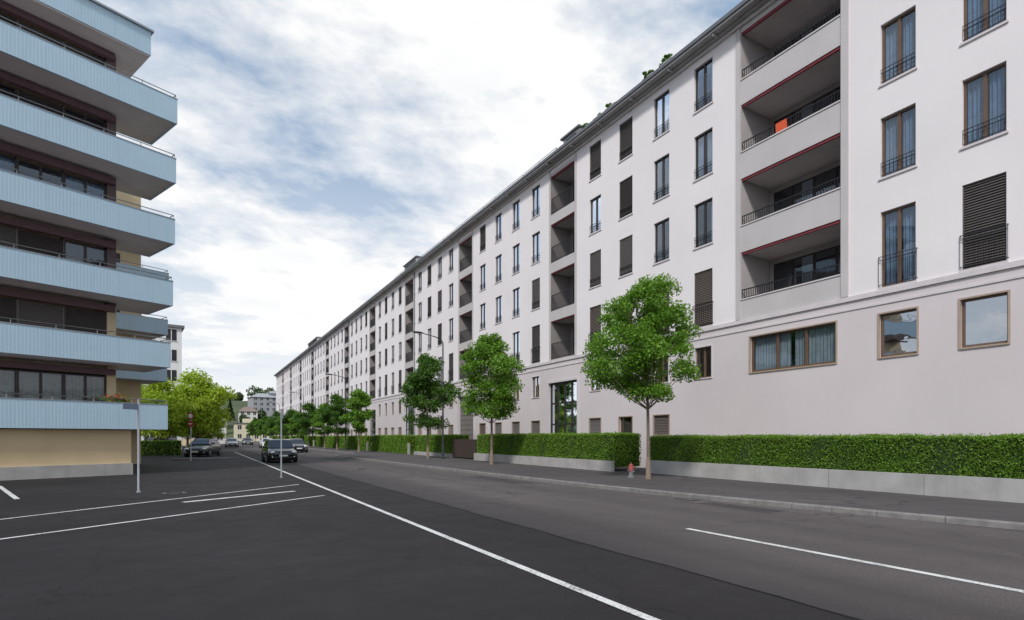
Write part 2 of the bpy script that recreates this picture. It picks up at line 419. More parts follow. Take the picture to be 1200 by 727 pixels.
for y,g in cols:
    for r,(z,h) in enumerate(rows+[FR]):
        kd=special.get((y,r)) or rnd.choice(kinds)
        wins.append(('reg' if r<3 else 'french',y,z,1.0,h,kd,.5 if r<3 else 1.0,g,r))
    if g==0: wins.append(('ground',y,4.22,1.08,1.4,'dark',0,g,4))
    else:
        gk=rnd.choice(['half','dark','dark','blindb'])
        if y in (16.52,24.0): gk='dark'
        wins.append(('ground',y,4.22,.92,1.36,gk,0,g,4))
        if y>17:
            bk=rnd.choice(['blindb','blindg','dark'])
            if g==1: bk={19.0:'blindb',21.5:'dark',24.0:'blindg'}[y]
            wins.append(('base',y,1.75,1.0,.93,bk,0,g,5))
wins.append(('wide',12.48,4.22,3.4,1.42,'curtain',0,0,4))
for t,y,z,w,h,*_ in wins: openings.append((y-w/2,y+w/2,z,z+h,.2))
for z in (7.2,10.2,13.2,16.15): openings.append((10.62,14.6,z,z+1.95,0))
for a,b_,k in logs:
    for z in (6.45,9.47,12.49,15.5): openings.append((a,b_,z,z+2.4,0))
for y,k in doors: openings.append((y-1.5,y+1.5,.12,5.0,.3))
ys=sorted(set([-15,YE,10.4,14.8]+[round(v,4) for o in openings for v in o[:2]]+[round(a-.2,4) for a,_,_ in logs]+[round(b_+.2,4) for _,b_,_ in logs]))
zs=sorted(set([.1,6.3,18.9]+[round(v,4) for o in openings for v in o[2:4]]))
wall=MB()
for i in range(len(ys)-1):
    yc=(ys[i]+ys[i+1])/2
    cand=[o for o in openings if o[0]<yc<o[1]]
    isbay=10.4<yc<14.8
    isL=any(a-.2<yc<b_+.2 for a,b_,_ in logs)
    for j in range(len(zs)-1):
        zc=(zs[j]+zs[j+1])/2
        if any(o[2]<zc<o[3] for o in cand): continue
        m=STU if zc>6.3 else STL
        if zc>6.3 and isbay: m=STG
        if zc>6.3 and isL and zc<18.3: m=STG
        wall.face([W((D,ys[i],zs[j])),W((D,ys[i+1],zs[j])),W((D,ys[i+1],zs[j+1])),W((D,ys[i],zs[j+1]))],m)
for y0,y1,z0,z1,d in openings:
    if d<=0: continue
    m=STU if z0>6.3 else STL
    X1=D+d
    for P in ([(D,y0,z0),(X1,y0,z0),(X1,y0,z1),(D,y0,z1)],[(D,y1,z0),(X1,y1,z0),(X1,y1,z1),(D,y1,z1)],[(D,y0,z0),(X1,y0,z0),(X1,y1,z0),(D,y1,z0)],[(D,y0,z1),(X1,y0,z1),(X1,y1,z1),(D,y1,z1)]):
        wall.face([W(p) for p in P],m)
for P,m in (([(D,-15,.1),(33,-15,.1),(33,-15,18.9),(D,-15,18.9)],STU),([(D,YE,.1),(33,YE,.1),(33,YE,18.9),(D,YE,18.9)],STU),([(33,-15,.1),(33,YE,.1),(33,YE,18.9),(33,-15,18.9)],STU)):
    wall.face([W(p) for p in P],m)
wall.obj('wall',block)
s=MB()
def wb(M,x0,x1,y0,y1,z0,z1,m): M.box(x0-D,x1-D,y0-60,y1-60,z0-.12,z1-.12,m)
wb(s,D-.06,D+.05,-15,YE,6.24,6.40,TRIM); wb(s,D-.03,D+.05,-15,YE,5.93,6.0,TRIM)
s.obj('string_course',block)
s=MB()
wb(s,D-.12,D+.05,-15,YE,18.30,18.42,TRIM)
wb(s,D-.30,D+.05,-15,YE,18.42,18.50,CORN)
wb(s,D-.60,D+.05,-15,YE,18.50,18.60,CORN)
wb(s,D-.66,D-.50,-15,YE,18.603,18.76,ROOFM)
y=-14.5
while y<YE:
    wb(s,D-.55,D-.1,y,y+.10,18.40,18.50,CORN); y+=2.5
s.obj('cornice',block)
r=MB()
r.face([W(p) for p in [(D-.5,-15,18.70),(33,-15,20.3),(33,YE,20.3),(D-.5,YE,18.70)]],ROOFM)
r.face([W(p) for p in [(D-.5,-15,18.6),(33,-15,18.9),(33,-15,20.3),(D-.5,-15,18.70)]],ROOFM)
r.obj('roof',block)
pil=[(10.36,10.60,.05),(14.62,14.82,.05)]
for a,b_,k in logs: pil+=[(a-.16,a-.02,.03),(b_+.02,b_+.16,.03)]
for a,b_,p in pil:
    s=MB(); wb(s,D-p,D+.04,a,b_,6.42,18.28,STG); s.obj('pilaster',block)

wins.sort(key=lambda a:a[1])
cnt=0
stuff=MB()
for t,y,z,w,h,kd,rail,g,r in wins:
    kw={}
    if t=='ground': kw=dict(surround=TAN if g==0 else TRIM,leafs=1 if g==0 else 2,frm=BRONZE,glass=GLASSR if g==0 else GLASS)
    if t=='base': kw=dict(surround=TAN,leafs=1,frm=BRONZE)
    if t=='wide': kw=dict(surround=TAN,leafs=3,frm=BRONZE,curt=CURW)
    if t in('reg','french'): kw=dict(frm=BRONZE if g==0 else DKFR)
    if t=='french': kw['rx']=-.05
    if cnt<99 and y>5 and not (t=='base' and y>40):
        window(block,W((D,y,z)),w,h,kd,rail,**kw); cnt+=1
    else:
        kw['simple']=True; kw['room']=.5
        X=W((D,y,z)); win_geom(stuff,stuff,stuff,stuff,w,h,kd,rail if y<110 else 0,o=X,**kw)
stuff.obj('window',block,kind='stuff')

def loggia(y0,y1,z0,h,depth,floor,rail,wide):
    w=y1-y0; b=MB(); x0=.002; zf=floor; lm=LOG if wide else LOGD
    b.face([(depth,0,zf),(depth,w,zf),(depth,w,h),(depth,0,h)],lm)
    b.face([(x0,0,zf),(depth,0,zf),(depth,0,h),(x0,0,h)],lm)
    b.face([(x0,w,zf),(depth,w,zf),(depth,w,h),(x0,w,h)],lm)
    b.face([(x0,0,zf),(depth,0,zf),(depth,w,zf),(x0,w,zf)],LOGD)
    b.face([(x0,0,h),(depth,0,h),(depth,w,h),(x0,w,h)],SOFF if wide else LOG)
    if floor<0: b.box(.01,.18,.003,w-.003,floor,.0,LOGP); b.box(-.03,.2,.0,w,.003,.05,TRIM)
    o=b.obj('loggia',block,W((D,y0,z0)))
    r=MB(); zb=.08 if floor<0 else .1
    for zz in (rail,zb): r.box(.03,.06,.02,w-.02,zz-.02,zz+.02,IRON)
    n=int(w/.10)
    for i in range(n+1):
        yy=.03+(w-.06)*i/n; r.box(.036,.054,yy-.011,yy+.011,zb,rail,IRON)
    r.obj('railing',o)
    d=MB()
    if wide:
        ya,yb=.25,w-.2
        d.box(depth-.06,depth-.02,ya,yb,zf+.02,h-.25,DKFR)
        n=4
        for i in range(n):
            a=ya+(yb-ya)*i/n+.06; c=ya+(yb-ya)*(i+1)/n-.06
            d.box(depth-.09,depth-.062,a-.03,a,zf+.05,h-.3,DKFR)
            d.face([(depth-.075,a,zf+.1),(depth-.075,c,zf+.1),(depth-.075,c,h-.32),(depth-.075,a,h-.32)],GLASS)
            if i==2: d.face([(depth-.066,a,zf+.1),(depth-.066,c-.3,zf+.1),(depth-.066,c-.3,h-.32),(depth-.066,a,h-.32)],CURW)
    else:
        ya,yb=.25,w-.4
        d.box(depth-.06,depth-.02,ya,yb,.02,h-.25,DKFR)
        d.face([(depth-.075,ya+.08,.1),(depth-.075,(ya+yb)/2-.04,.1),(depth-.075,(ya+yb)/2-.04,h-.33),(depth-.075,ya+.08,h-.33)],GLASS)
        d.face([(depth-.075,(ya+yb)/2+.04,.1),(depth-.075,yb-.08,.1),(depth-.075,yb-.08,h-.33),(depth-.075,(ya+yb)/2+.04,h-.33)],GLASS)
    d.obj('balcony_door',o)
    a=MB()
    if wide: a.box(.04,.12,.02,w-.02,h-.09,h-.004,RED)
    else: a.box(.05,.16,.02,w-.02,h-.07,h-.004,RED)
    a.obj('awning',o)
    return o
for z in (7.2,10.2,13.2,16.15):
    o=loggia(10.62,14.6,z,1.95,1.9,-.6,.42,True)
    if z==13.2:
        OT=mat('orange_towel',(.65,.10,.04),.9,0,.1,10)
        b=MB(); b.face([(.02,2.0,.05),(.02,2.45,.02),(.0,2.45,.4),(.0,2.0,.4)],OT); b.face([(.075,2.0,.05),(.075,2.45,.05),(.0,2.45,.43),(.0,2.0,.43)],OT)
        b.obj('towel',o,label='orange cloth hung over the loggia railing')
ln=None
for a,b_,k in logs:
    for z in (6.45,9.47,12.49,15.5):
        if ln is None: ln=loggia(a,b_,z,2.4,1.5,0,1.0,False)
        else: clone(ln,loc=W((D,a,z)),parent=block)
def entrance(y,k):
    b=MB(); w=3.0;h=4.88
    if k%3==1:
        b.box(.2,.26,-w/2,w/2,0,h,BLGR)
        for i in range(12): b.box(.185,.2,-w/2+.05,w/2-.05,.1+i*.4,.12+i*.4,DKFR)
    else:
        for i in range(5):
            yy=-w/2+.04+(w-.08)*i/4; b.box(.16,.26,yy-.05,yy+.05,0,h,DKFR)
        for zz in (.05,2.3,3.6,h-.06): b.box(.165,.255,-w/2,w/2,zz-.05,zz+.05,DKFR)
        b.face([(.9,-w/2,0),(.9,w/2,0),(.9,w/2,h),(.9,-w/2,h)],ROOM)
        b.face([(.3,-w/2+.1,.1),(.3,-.3,.1),(.3,-.3,3.5),(.3,-w/2+.1,3.5)],CURT if k==0 else ROOM)
    s=.14
    b.box(-.04,.05,-w/2-s,-w/2+.003,0,h+s,TRIM); b.box(-.04,.05,w/2-.003,w/2+s,0,h+s,TRIM); b.box(-.038,.05,-w/2,w/2,h-.003,h+s,TRIM)
    o=b.obj('entrance',block,W((D,y,.12)))
    if k%3!=1:
        g=MB(); g.face([(.21,-w/2,.05),(.21,w/2,.05),(.21,w/2,h-.05),(.21,-w/2,h-.05)],GLASS); g.obj('glass_pane',o)
for y,k in doors: entrance(y,k)
for y in (52.9,80.4,107.9):
    b=MB(); b.cyl(W((D-.1,y,.2)),W((D-.1,y,18.45)),.05,.05,METAL,8)
    for z in range(1,18,3): b.box(-.16,0,y-60-.07,y-60+.07,z,z+.04,METAL)
    b.obj('downpipe',block)
def roofbox(y0,y1,x0,x1,z0,z1):
    b=MB(); wb(b,x0,x1,y0,y1,z0,z1,STG); wb(b,x0-.15,x1+.15,y0-.15,y1+.15,z1+.002,z1+.1,ROOFM)
    wb(b,x0-.03,x0,y0+.3,y1-.3,z1-.7,z1-.15,ROOM)
    b.obj('dormer',block)
roofbox(26.0,27.6,19.6,21,18.8,19.95)
roofbox(56,60,20.5,22,18.8,21.0)
roofbox(112,122,20.5,22,18.8,21.2)
b=MB()
for y in range(28,60,2): wb(b,19.35,19.38,y,y+.03,18.8,19.6,METAL)
wb(b,19.35,19.38,28,60,19.6,19.63,METAL)
b.obj('roof_railing',block)

# ------------------------------------------------------------ foliage
def leaves(c,size,rng,up=0):
    n=len(c)
    nrm=rng.normal(size=(n,3)); nrm[:,2]+=up*rng.random(n); nrm/=np.linalg.norm(nrm,axis=1,keepdims=True)
    t=rng.normal(size=(n,3)); u=np.cross(nrm,t); u/=np.linalg.norm(u,axis=1,keepdims=True); v=np.cross(nrm,u)
    s=size*(.6+.8*rng.random((n,1)))
    w=nrm*s*.15
    V=np.stack([c-u*s,c+v*s*.6+w,c+u*s,c-v*s*.6+w],1).reshape(-1,3)
    F=np.arange(4*n).reshape(-1,4)
    return V,F
def npobj(name,V,F,mats,mi=None,parent=None,loc=(0,0,0),**pr):
    me=bpy.data.meshes.new(name); me.from_pydata(V.tolist(),[],F.tolist())
    for m in mats: me.materials.append(m)
    if mi is not None: me.polygons.foreach_set('material_index',mi)
    return mkobj(name,me,parent,loc,**pr)
def crownpts(rng,zb,zt,R,n,nclump,rc,ragged=.3,taper=.25):
    cl=[]
    H=zt-zb
    ph=rng.random(4)*6.28
    tries=0
    while len(cl)<nclump and tries<5000:
        tries+=1
        t=rng.random()**.9; z=zb+rc*.5+t*(H-rc)
        prof=math.sin(math.pi*min(1,(t*.80+.15)))**.62*(1-taper*max(0,t-.5)/.5)
        a=rng.random()*2*math.pi
        lob=1+ragged*(.6*math.sin(2*a+ph[0]+t*3)+.5*math.sin(3*a+ph[1]-t*5)+.5*math.sin(t*11+ph[2]))
        rr=max(0,R*prof*lob*(rng.random()**.4)-rc*.45)
        c=(rr*math.cos(a),rr*math.sin(a),z,rc*(.45+.8*rng.random()))
        if any((c[0]-q[0])**2+(c[1]-q[1])**2+(c[2]-q[2])**2<(.42*(c[3]+q[3]))**2 for q in cl) and tries<4500: continue
        cl.append(c)
    cl=np.array(cl)
    w=cl[:,3]**2; idx=rng.choice(len(cl),n,p=w/w.sum())
    d=rng.normal(size=(n,3)); d/=np.linalg.norm(d,axis=1,keepdims=True)
    r=cl[idx,3:4]*(.2+1.15*rng.random((n,1))**.85)
    d=d*r; d[:,2]*=.62
    rad=np.hypot(d[:,0],d[:,1]); d[:,2]-=rad*.25
    return cl,cl[idx,:3]+d
def make_tree(name,loc,h,zb,R,n,nc,rc,ls,seed,leaf,tr=.09,twist=.1,ragged=.3,taper=.25,**pr):
    rng=np.random.default_rng(seed)
    root=empty(name,loc,**pr)
    cl,p=crownpts(rng,zb,h,R,n,nc,rc,ragged,taper)
    V,F=leaves(p,ls,rng,1.2)
    npobj('crown',V,F,[leaf],parent=root)
    b=MB(); top=h*.86
    pts=[];rs=[]
    for i in range(9):
        t=i/8; pts.append((twist*math.sin(t*4+seed)*t,twist*math.cos(t*3+seed)*t,top*t)); rs.append(tr*(1.35 if i==0 else 1)*(1-.8*t))
    b.tube(pts,rs,BARK,10)
    for c in cl[:int(len(cl)*.85)]:
        z0=max(zb-.35,c[2]-.4-.5*math.hypot(c[0],c[1])-rng.random()*.3); t=min(1,z0/top)
        j=min(7,int(t*8)); f=t*8-j
        s=tuple(pts[j][k]+(pts[j+1][k]-pts[j][k])*f for k in range(3))
        mid=((s[0]*.5+c[0]*.5),(s[1]*.5+c[1]*.5),(s[2]*.6+c[2]*.4))
        r0=tr*.38*(1-.6*t)
        b.tube([s,mid,tuple(c[:3])],[r0,r0*.7,r0*.25],BARK,5)
    b.obj('trunk',root)
    return root
G='young street trees along the pavement'
make_tree('tree',(14.1,14.6,.12),7.4,2.85,2.1,34000,62,.47,.052,3,LEAF,.075,ragged=.32,taper=.35,label='young green street tree with slim grey trunk',category='tree',group=G)
make_tree('tree',(14.1,26.7,.12),7.5,2.6,1.9,24000,60,.48,.065,27,LEAF,.08,ragged=.28,taper=.3,label='young green street tree with narrow crown',category='tree',group=G)
t3=make_tree('tree',(14.1,36.3,.12),7.4,2.3,2.0,15000,56,.53,.085,15,LEAFD,.08,ragged=.26,label='dark green street tree beside the lamp post',category='tree',group=G)
t4=make_tree('tree',(14.1,55.2,.12),6.4,2.0,1.6,8000,44,.48,.11,21,LEAF,.08,ragged=.25,label='small green street tree along the pavement',category='tree',group=G)
for i,y in enumerate((64.5,73.5,83,92,101,110,120,130,141,152,163,175)):
    clone(t4 if i%2 else t3,loc=(14.1+rnd.uniform(-.3,.3),y,.12),rz=rnd.uniform(0,6),scale=(.98+rnd.random()*.15,)*2+(.85+.14*rnd.random(),),label='small green street tree along the pavement')
GY='light green trees beside the yard'
y1=make_tree('tree',(.1,63.5,0),8.5,1.7,3.15,15000,80,.92,.13,31,LEAFY,.16,ragged=.22,label='broad yellow-green tree beside the parking yard',category='tree',group=GY)
clone(y1,loc=(-2.8,61,0),rz=2,scale=(.8,.8,.88)); 
clone(y1,loc=(-1.0,80,0),rz=4,scale=(1,1,.9)); clone(y1,loc=(1.2,99,0),rz=5,scale=(1,1,.72))
clone(y1,loc=(-6,72,0),rz=1)

def hedge(x0,x1,y0,y1,z0,z1,dens,ls,seed,lab):
    rng=np.random.default_rng(seed); g=.05
    root=empty('hedge',((x0+x1)/2,(y0+y1)/2,z0),label=lab,category='hedge',group='clipped hedges in front of the apartment block')
    ox,oy,oz=(x0+x1)/2,(y0+y1)/2,z0
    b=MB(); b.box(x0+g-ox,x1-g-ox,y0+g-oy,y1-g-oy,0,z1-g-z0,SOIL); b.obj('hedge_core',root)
    P=[]
    h=z1-z0
    jf=lambda n:rng.normal(size=n)*.024
    nf=int((y1-y0)*h*dens)
    a=rng.random((nf,2)); yy=y0+a[:,0]*(y1-y0); zz=z0+a[:,1]*h
    wob=.035*np.sin(yy*2.1)+.025*np.sin(yy*5.3+zz*4)
    P.append(np.stack([x0+.02+wob*.7+jf(nf),yy,zz],1))
    nt_=int((y1-y0)*(x1-x0)*dens*.7); a=rng.random((nt_,2)); yy=y0+a[:,0]*(y1-y0)
    P.append(np.stack([x0+a[:,1]*(x1-x0),yy,z1-.02+.02*np.sin(yy*1.7)+.015*np.sin(yy*6)+jf(nt_)*1.2],1))
    ns=int((y1-y0)*dens*.012); a=rng.random((ns,2)); P.append(np.stack([x0+a[:,1]*.5,y0+a[:,0]*(y1-y0),z1+.02+.06*rng.random(ns)],1))
    for ye in (y0,y1):
        ne=int((x1-x0)*h*dens); a=rng.random((ne,2)); P.append(np.stack([x0+a[:,0]*(x1-x0),ye+jf(ne),z0+a[:,1]*h],1))
    p=np.concatenate(P)-np.array([ox,oy,oz])
    V,F=leaves(p,ls,rng,.5); npobj('hedge_foliage',V,F,[LEAFH],parent=root)
def lowwall(x0,x1,y0,y1,z1,lab):
    b=MB(); y=y0
    while y<y1-.01:
        ye=min(y+2.5,y1); b.box(x0,x1,y,ye-.012,.0,z1,CONC); y=ye
    b.box(x0+.02,x1-.02,y0+.01,y1-.03,0,z1-.02,CONC)
    b.obj('low_wall',label=lab,category='low wall',group='low concrete walls below the hedges')
lowwall(16.5,16.72,-8,17.1,.66,'low grey concrete retaining wall under a clipped hedge')
hedge(16.74,17.9,-2,17.3,.3,1.66,1900,.025,5,'long clipped green hedge behind a concrete wall')
lowwall(15.75,15.95,18.6,32.3,.58,'low grey concrete retaining wall under a clipped hedge')
hedge(15.96,17.6,18.7,32.2,.3,1.77,1100,.034,6,'clipped green hedge between two street trees')
lowwall(16.2,16.35,37,45,.4,'low concrete edge wall under a hedge')
hedge(16.36,17.7,37,45,.2,1.75,450,.055,7,'clipped green hedge along the pavement')
hedge(16.2,17.6,46.5,58,.1,1.75,350,.06,8,'clipped green hedge along the pavement')
hedge(16.2,17.6,60,89,.1,1.7,200,.08,9,'clipped green hedge along the pavement')
hedge(16.2,17.6,92,150,.1,1.7,100,.11,10,'clipped green hedge along the pavement')
def shrub(x,y,z,r,seed):
    rng=np.random.default_rng(seed); root=empty('rooftop_plant',(x,y,z),label='green shrub in a planter on the roof edge',category='plant',group='rooftop plants')
    b=MB(); b.box(-.2,.2,-.35,.35,-.1,.2,CONC); b.cyl((0,0,.1),(0,0,.35),.02,.015,BARK,6); b.obj('planter',root)
    cl,p=crownpts(rng,.1,.15+1.7*r,r*1.4,600,12,r*.4); V,F=leaves(p,.05,rng); npobj('foliage',V,F,[LEAFD],parent=root)
for i,(y,h) in enumerate(((18.3,.27),(19.5,.22),(22.3,.26),(23.3,.16),(24.5,.2))): shrub(18.95,y,18.8,h,50+i)

# ------------------------------------------------------------ blue balcony building
ANG=math.atan2(.384,.923)
BB=empty('apartment_building',(-.86,29.4,0),ANG,label='apartment building with light blue ribbed balconies and beige base',category='apartment building')
tops=[(3.1,-.30),(5.92,-.18),(8.75,-.08),(11.6,.0),(14.4,.05),(17.15,.1)]
wl=MB()
wl.box(-16,-1.8,2.05,16,0,19.6,CREAM)
wl.box(-2.14,-1.8,1.6,2.047,1.95,7.5,CREAM)
wl.box(-2.14,-1.8,1.6,2.047,7.503,18.9,MAUVE)
wl.box(-16,-1.62,.35,2.0,.0,1.949,BEIGE)
wl.box(-16,-1.57,.28,.349,.0,.5,CONC)
wl.obj('wall',BB)
rf=MB(); rf.box(-16,-.85,.35,3.2,18.8,19.85,BLUE); rf.box(-16.1,-.75,.25,3.3,19.852,19.93,METAL); rf.box(-16,-.9,.4,3.15,18.74,18.798,SOFF); rf.box(-15,-1.9,3.25,15,19.6,20.6,CREAM)
rf.obj('roof',BB)
def balcony(T,xe,x0=-16,yo=0,dep=3.0,parent=BB,inner=-1.75,ph=1.12):
    b=MB(); B=T-ph
    b.box(x0,xe,yo+.0,yo+.10,B,T,BLUE)
    b.box(xe-.10,xe,yo+.103,yo+dep,B,T,BLUE)
    b.box(inner,xe-.103,yo+dep-.1,yo+dep-.002,B,T,BLUE)
    b.box(x0,xe-.103,yo+.103,yo+dep-.103,B+.01,B+.2,SOFF)
    o=b.obj('balcony',parent)
    r=MB()
    zz,rr=T+.19,.02
    r.cyl((x0,yo+.05,zz),(xe-.05,yo+.05,zz),rr,rr,METAL,8); r.cyl((xe-.05,yo+.05,zz),(xe-.05,yo+dep-.05,zz),rr,rr,METAL,8)
    x=xe-.05
    while x>x0:
        r.cyl((x,yo+.05,T-.01),(x,yo+.05,T+.18),.014,.014,METAL,6); x-=1.35
    r.cyl((xe-.05,yo+dep-.05,T-.01),(xe-.05,yo+dep-.05,T+.18),.014,.014,METAL,6)
    b2=MB(); b2.box(x0,xe+.01,yo-.02,yo+.12,T+.002,T+.025,METAL); b2.obj('parapet_cap',o)
    r.obj('railing',o)
    return o
for T,xe in tops: balcony(T,xe)
kk=[['full','full','full','full'],['blind','blindg','blind','blind'],['dark','blind','blindg','curtain'],['full','dark','full','curtain'],['dark','blind','dark','blindg'],['blindg','blindg','blind','dark']]
cu=[CURG,CURW,CURW,CURT,CURW,CURW]
for i,(T,xe) in enumerate(tops):
    zf=T-.95
    x=-2.15-.75; n=0
    while x>-11:
        window(BB,(x,1.6,zf),1.49,2.2,kk[i][n%4],0,rz=math.pi/2,frm=DKFR,curt=cu[i],room=.42)
        n+=1; x-=1.5
    f=MB(); f.box(-16,-1.9,1.35,1.59,zf+2.24,zf+2.5,BURG); f.obj('fascia',BB)
wg=MB(); wg.box(-1.79,2.3,11,24,0,17.2,CREAM)
for T,_ in tops[:5]: wg.box(-.6,1.2,10.96,10.998,T-.9,T+1.0,DKFR)
wg.obj('rear_wing',BB)
for T,xe in [(t[0],3.2+(i-2)*.05) for i,t in enumerate(tops[:5])]:
    balcony(T,xe,.4,9.4,3.0,BB,2.35,.9)
rng=np.random.default_rng(77)
fb=empty('flower_box',(0,0,0),label='flower box with red geraniums on the lowest blue balcony',category='flower box')
fb.matrix_world=Matrix.Translation((-.86,29.4,0))@Matrix.Rotation(ANG,4,'Z')@Matrix.Translation((-2.1,.2,2.95))
b=MB(); b.box(-.5,.5,.0,.2,-.02,.18,TAN); b.obj('planter',fb)
p=rng.normal(size=(500,3))*np.array([.28,.07,.09])+np.array([0,.1,.3]); V,F=leaves(p,.04,rng); npobj('foliage',V,F,[LEAF],parent=fb)
p=rng.normal(size=(120,3))*np.array([.28,.08,.09])+np.array([0,.08,.36]); V,F=leaves(p,.04,rng); npobj('flowers',V,F,[REDF],parent=fb)

# ------------------------------------------------------------ street furniture
def lamp(x,y,lab):
    root=empty('street_lamp',(x,y,.12),label=lab,category='street lamp',group='tall street lamps along the pavement')
    b=MB(); b.cyl((0,0,0),(0,0,1.0),.09,.085,DMETAL,12); b.cyl((0,0,1.0),(0,0,8.0),.065,.045,DMETAL,12); b.cyl((0,0,0),(0,0,.03),.16,.16,DMETAL,12)
    b.tube([(0,0,8.0),(-.15,0,8.25),(-.6,0,8.4),(-1.5,0,8.55)],[.045,.04,.035,.03],DMETAL,8); b.obj('pole',root)
    h=MB(); h.ell((-1.85,0,8.58),(.42,.13,.07),DMETAL); h.ell((-1.85,0,8.54),(.3,.09,.05),LIGHTG); h.obj('lamp_head',root)
for y in (35.1,63.6,92,121): lamp(14.75,y,'tall dark street lamp with one arm over the road')
def post(x,y,h,kind,lab,rz=0,z=0,name='sign_post'):
    root=empty(name,(x,y,z),rz,label=lab,category='sign post')
    b=MB(); b.cyl((0,0,0),(0,0,h),.03,.03,METAL,10); b.cyl((0,0,h),(0,0,h+.02),.034,.02,METAL,10); b.cyl((0,0,0),(0,0,.05),.06,.05,METAL,10); b.obj('post',root)
    s=MB()
    if kind=='panel':
        s.box(-.5,-.03,-.012,.0,h-.30,h-.12,METAL); s.box(-.495,-.035,-.016,-.0125,h-.295,h-.125,BLP)
        s.cyl((-.2,.02,h-.18),(0,.02,h-.18),.012,.012,METAL,6)
    if kind=='small':
        s.box(-.03,.22,-.05,-.035,h-.38,h-.03,METAL); s.box(-.025,.215,-.054,-.0505,h-.375,h-.035,BLP)
    if kind=='round':
        n=24
        def disc(r,yy,m,zc): s.face([(r*math.cos(2*math.pi*i/n),yy,zc+r*math.sin(2*math.pi*i/n)) for i in range(n)],m)
        disc(.24,-.04,REDP,h-.3); disc(.16,-.045,WHP,h-.3); disc(.24,-.036,METAL,h-.3)
        disc(.22,-.04,REDP,h-.85); s.box(-.14,.14,-.05,-.045,h-.88,h-.82,WHP)
    s.obj('sign_panel',root)
post(-1.5,19.6,2.75,'panel','slim metal post with a small grey-blue sign panel',rz=.8)
post(2.95,23.7,2.75,'small','slim metal post with a narrow sign beside the white line',rz=1.3)
post(-.35,44,3.4,'round','metal post with two round red traffic signs',rz=-.6)
h=empty('fire_hydrant',(14.1,15.5,.12),label='faded red and silver fire hydrant beside a tree trunk',category='fire hydrant')
h.scale=(.8,.8,.75)
b=MB(); b.cyl((0,0,0),(0,0,.06),.16,.15,METAL,14); b.cyl((0,0,.06),(0,0,.3),.1,.095,METAL,14); b.obj('body',h)
b=MB(); b.cyl((0,0,.3),(0,0,.56),.1,.12,REDH,14); b.ell((0,0,.57),(.12,.12,.12),REDH); b.cyl((0,0,.66),(0,0,.74),.03,.03,REDH,6); b.obj('bonnet',h)
b=MB(); b.cyl((-.18,0,.36),(.18,0,.36),.05,.05,METAL,10); b.cyl((0,-.19,.32),(0,0,.32),.06,.06,METAL,10); b.obj('nozzle',h)
en=empty('bin_enclosure',(16.1,34.6,.12),label='low dark timber slatted bin enclosure between two hedges',category='enclosure')
b=MB()
y=-1.85
while y<1.85: b.box(0,.03,y,y+.09,.08,1.35,SLAT); y+=.115
x=.05
while x<1.3: b.box(x,x+.09,-1.88,-1.85,.08,1.35,SLAT); x+=.115
b.obj('slats',en)
b=MB()
for yy in (-1.85,-.6,.62,1.8): b.box(.032,.1,yy,yy+.07,0,1.36,DKFR)
for zz in (.2,1.2): b.box(.101,.14,-1.84,1.87,zz,zz+.07,DKFR)
b.box(.2,1.3,-1.7,1.7,0,1.1,BLACK)
b.obj('frame',en)
for i,y in enumerate((45.7,59.0,90.3)):
    r_=empty('bollard',(16.0,y,.12),label='square concrete bollard at the entrance path',category='bollard',group='concrete bollards at the entrances')
    b=MB(); b.box(-.09,.09,-.09,.09,0,.95,CONC); b.box(-.07,.07,-.07,.07,.95,.98,CONC); b.obj('post',r_)
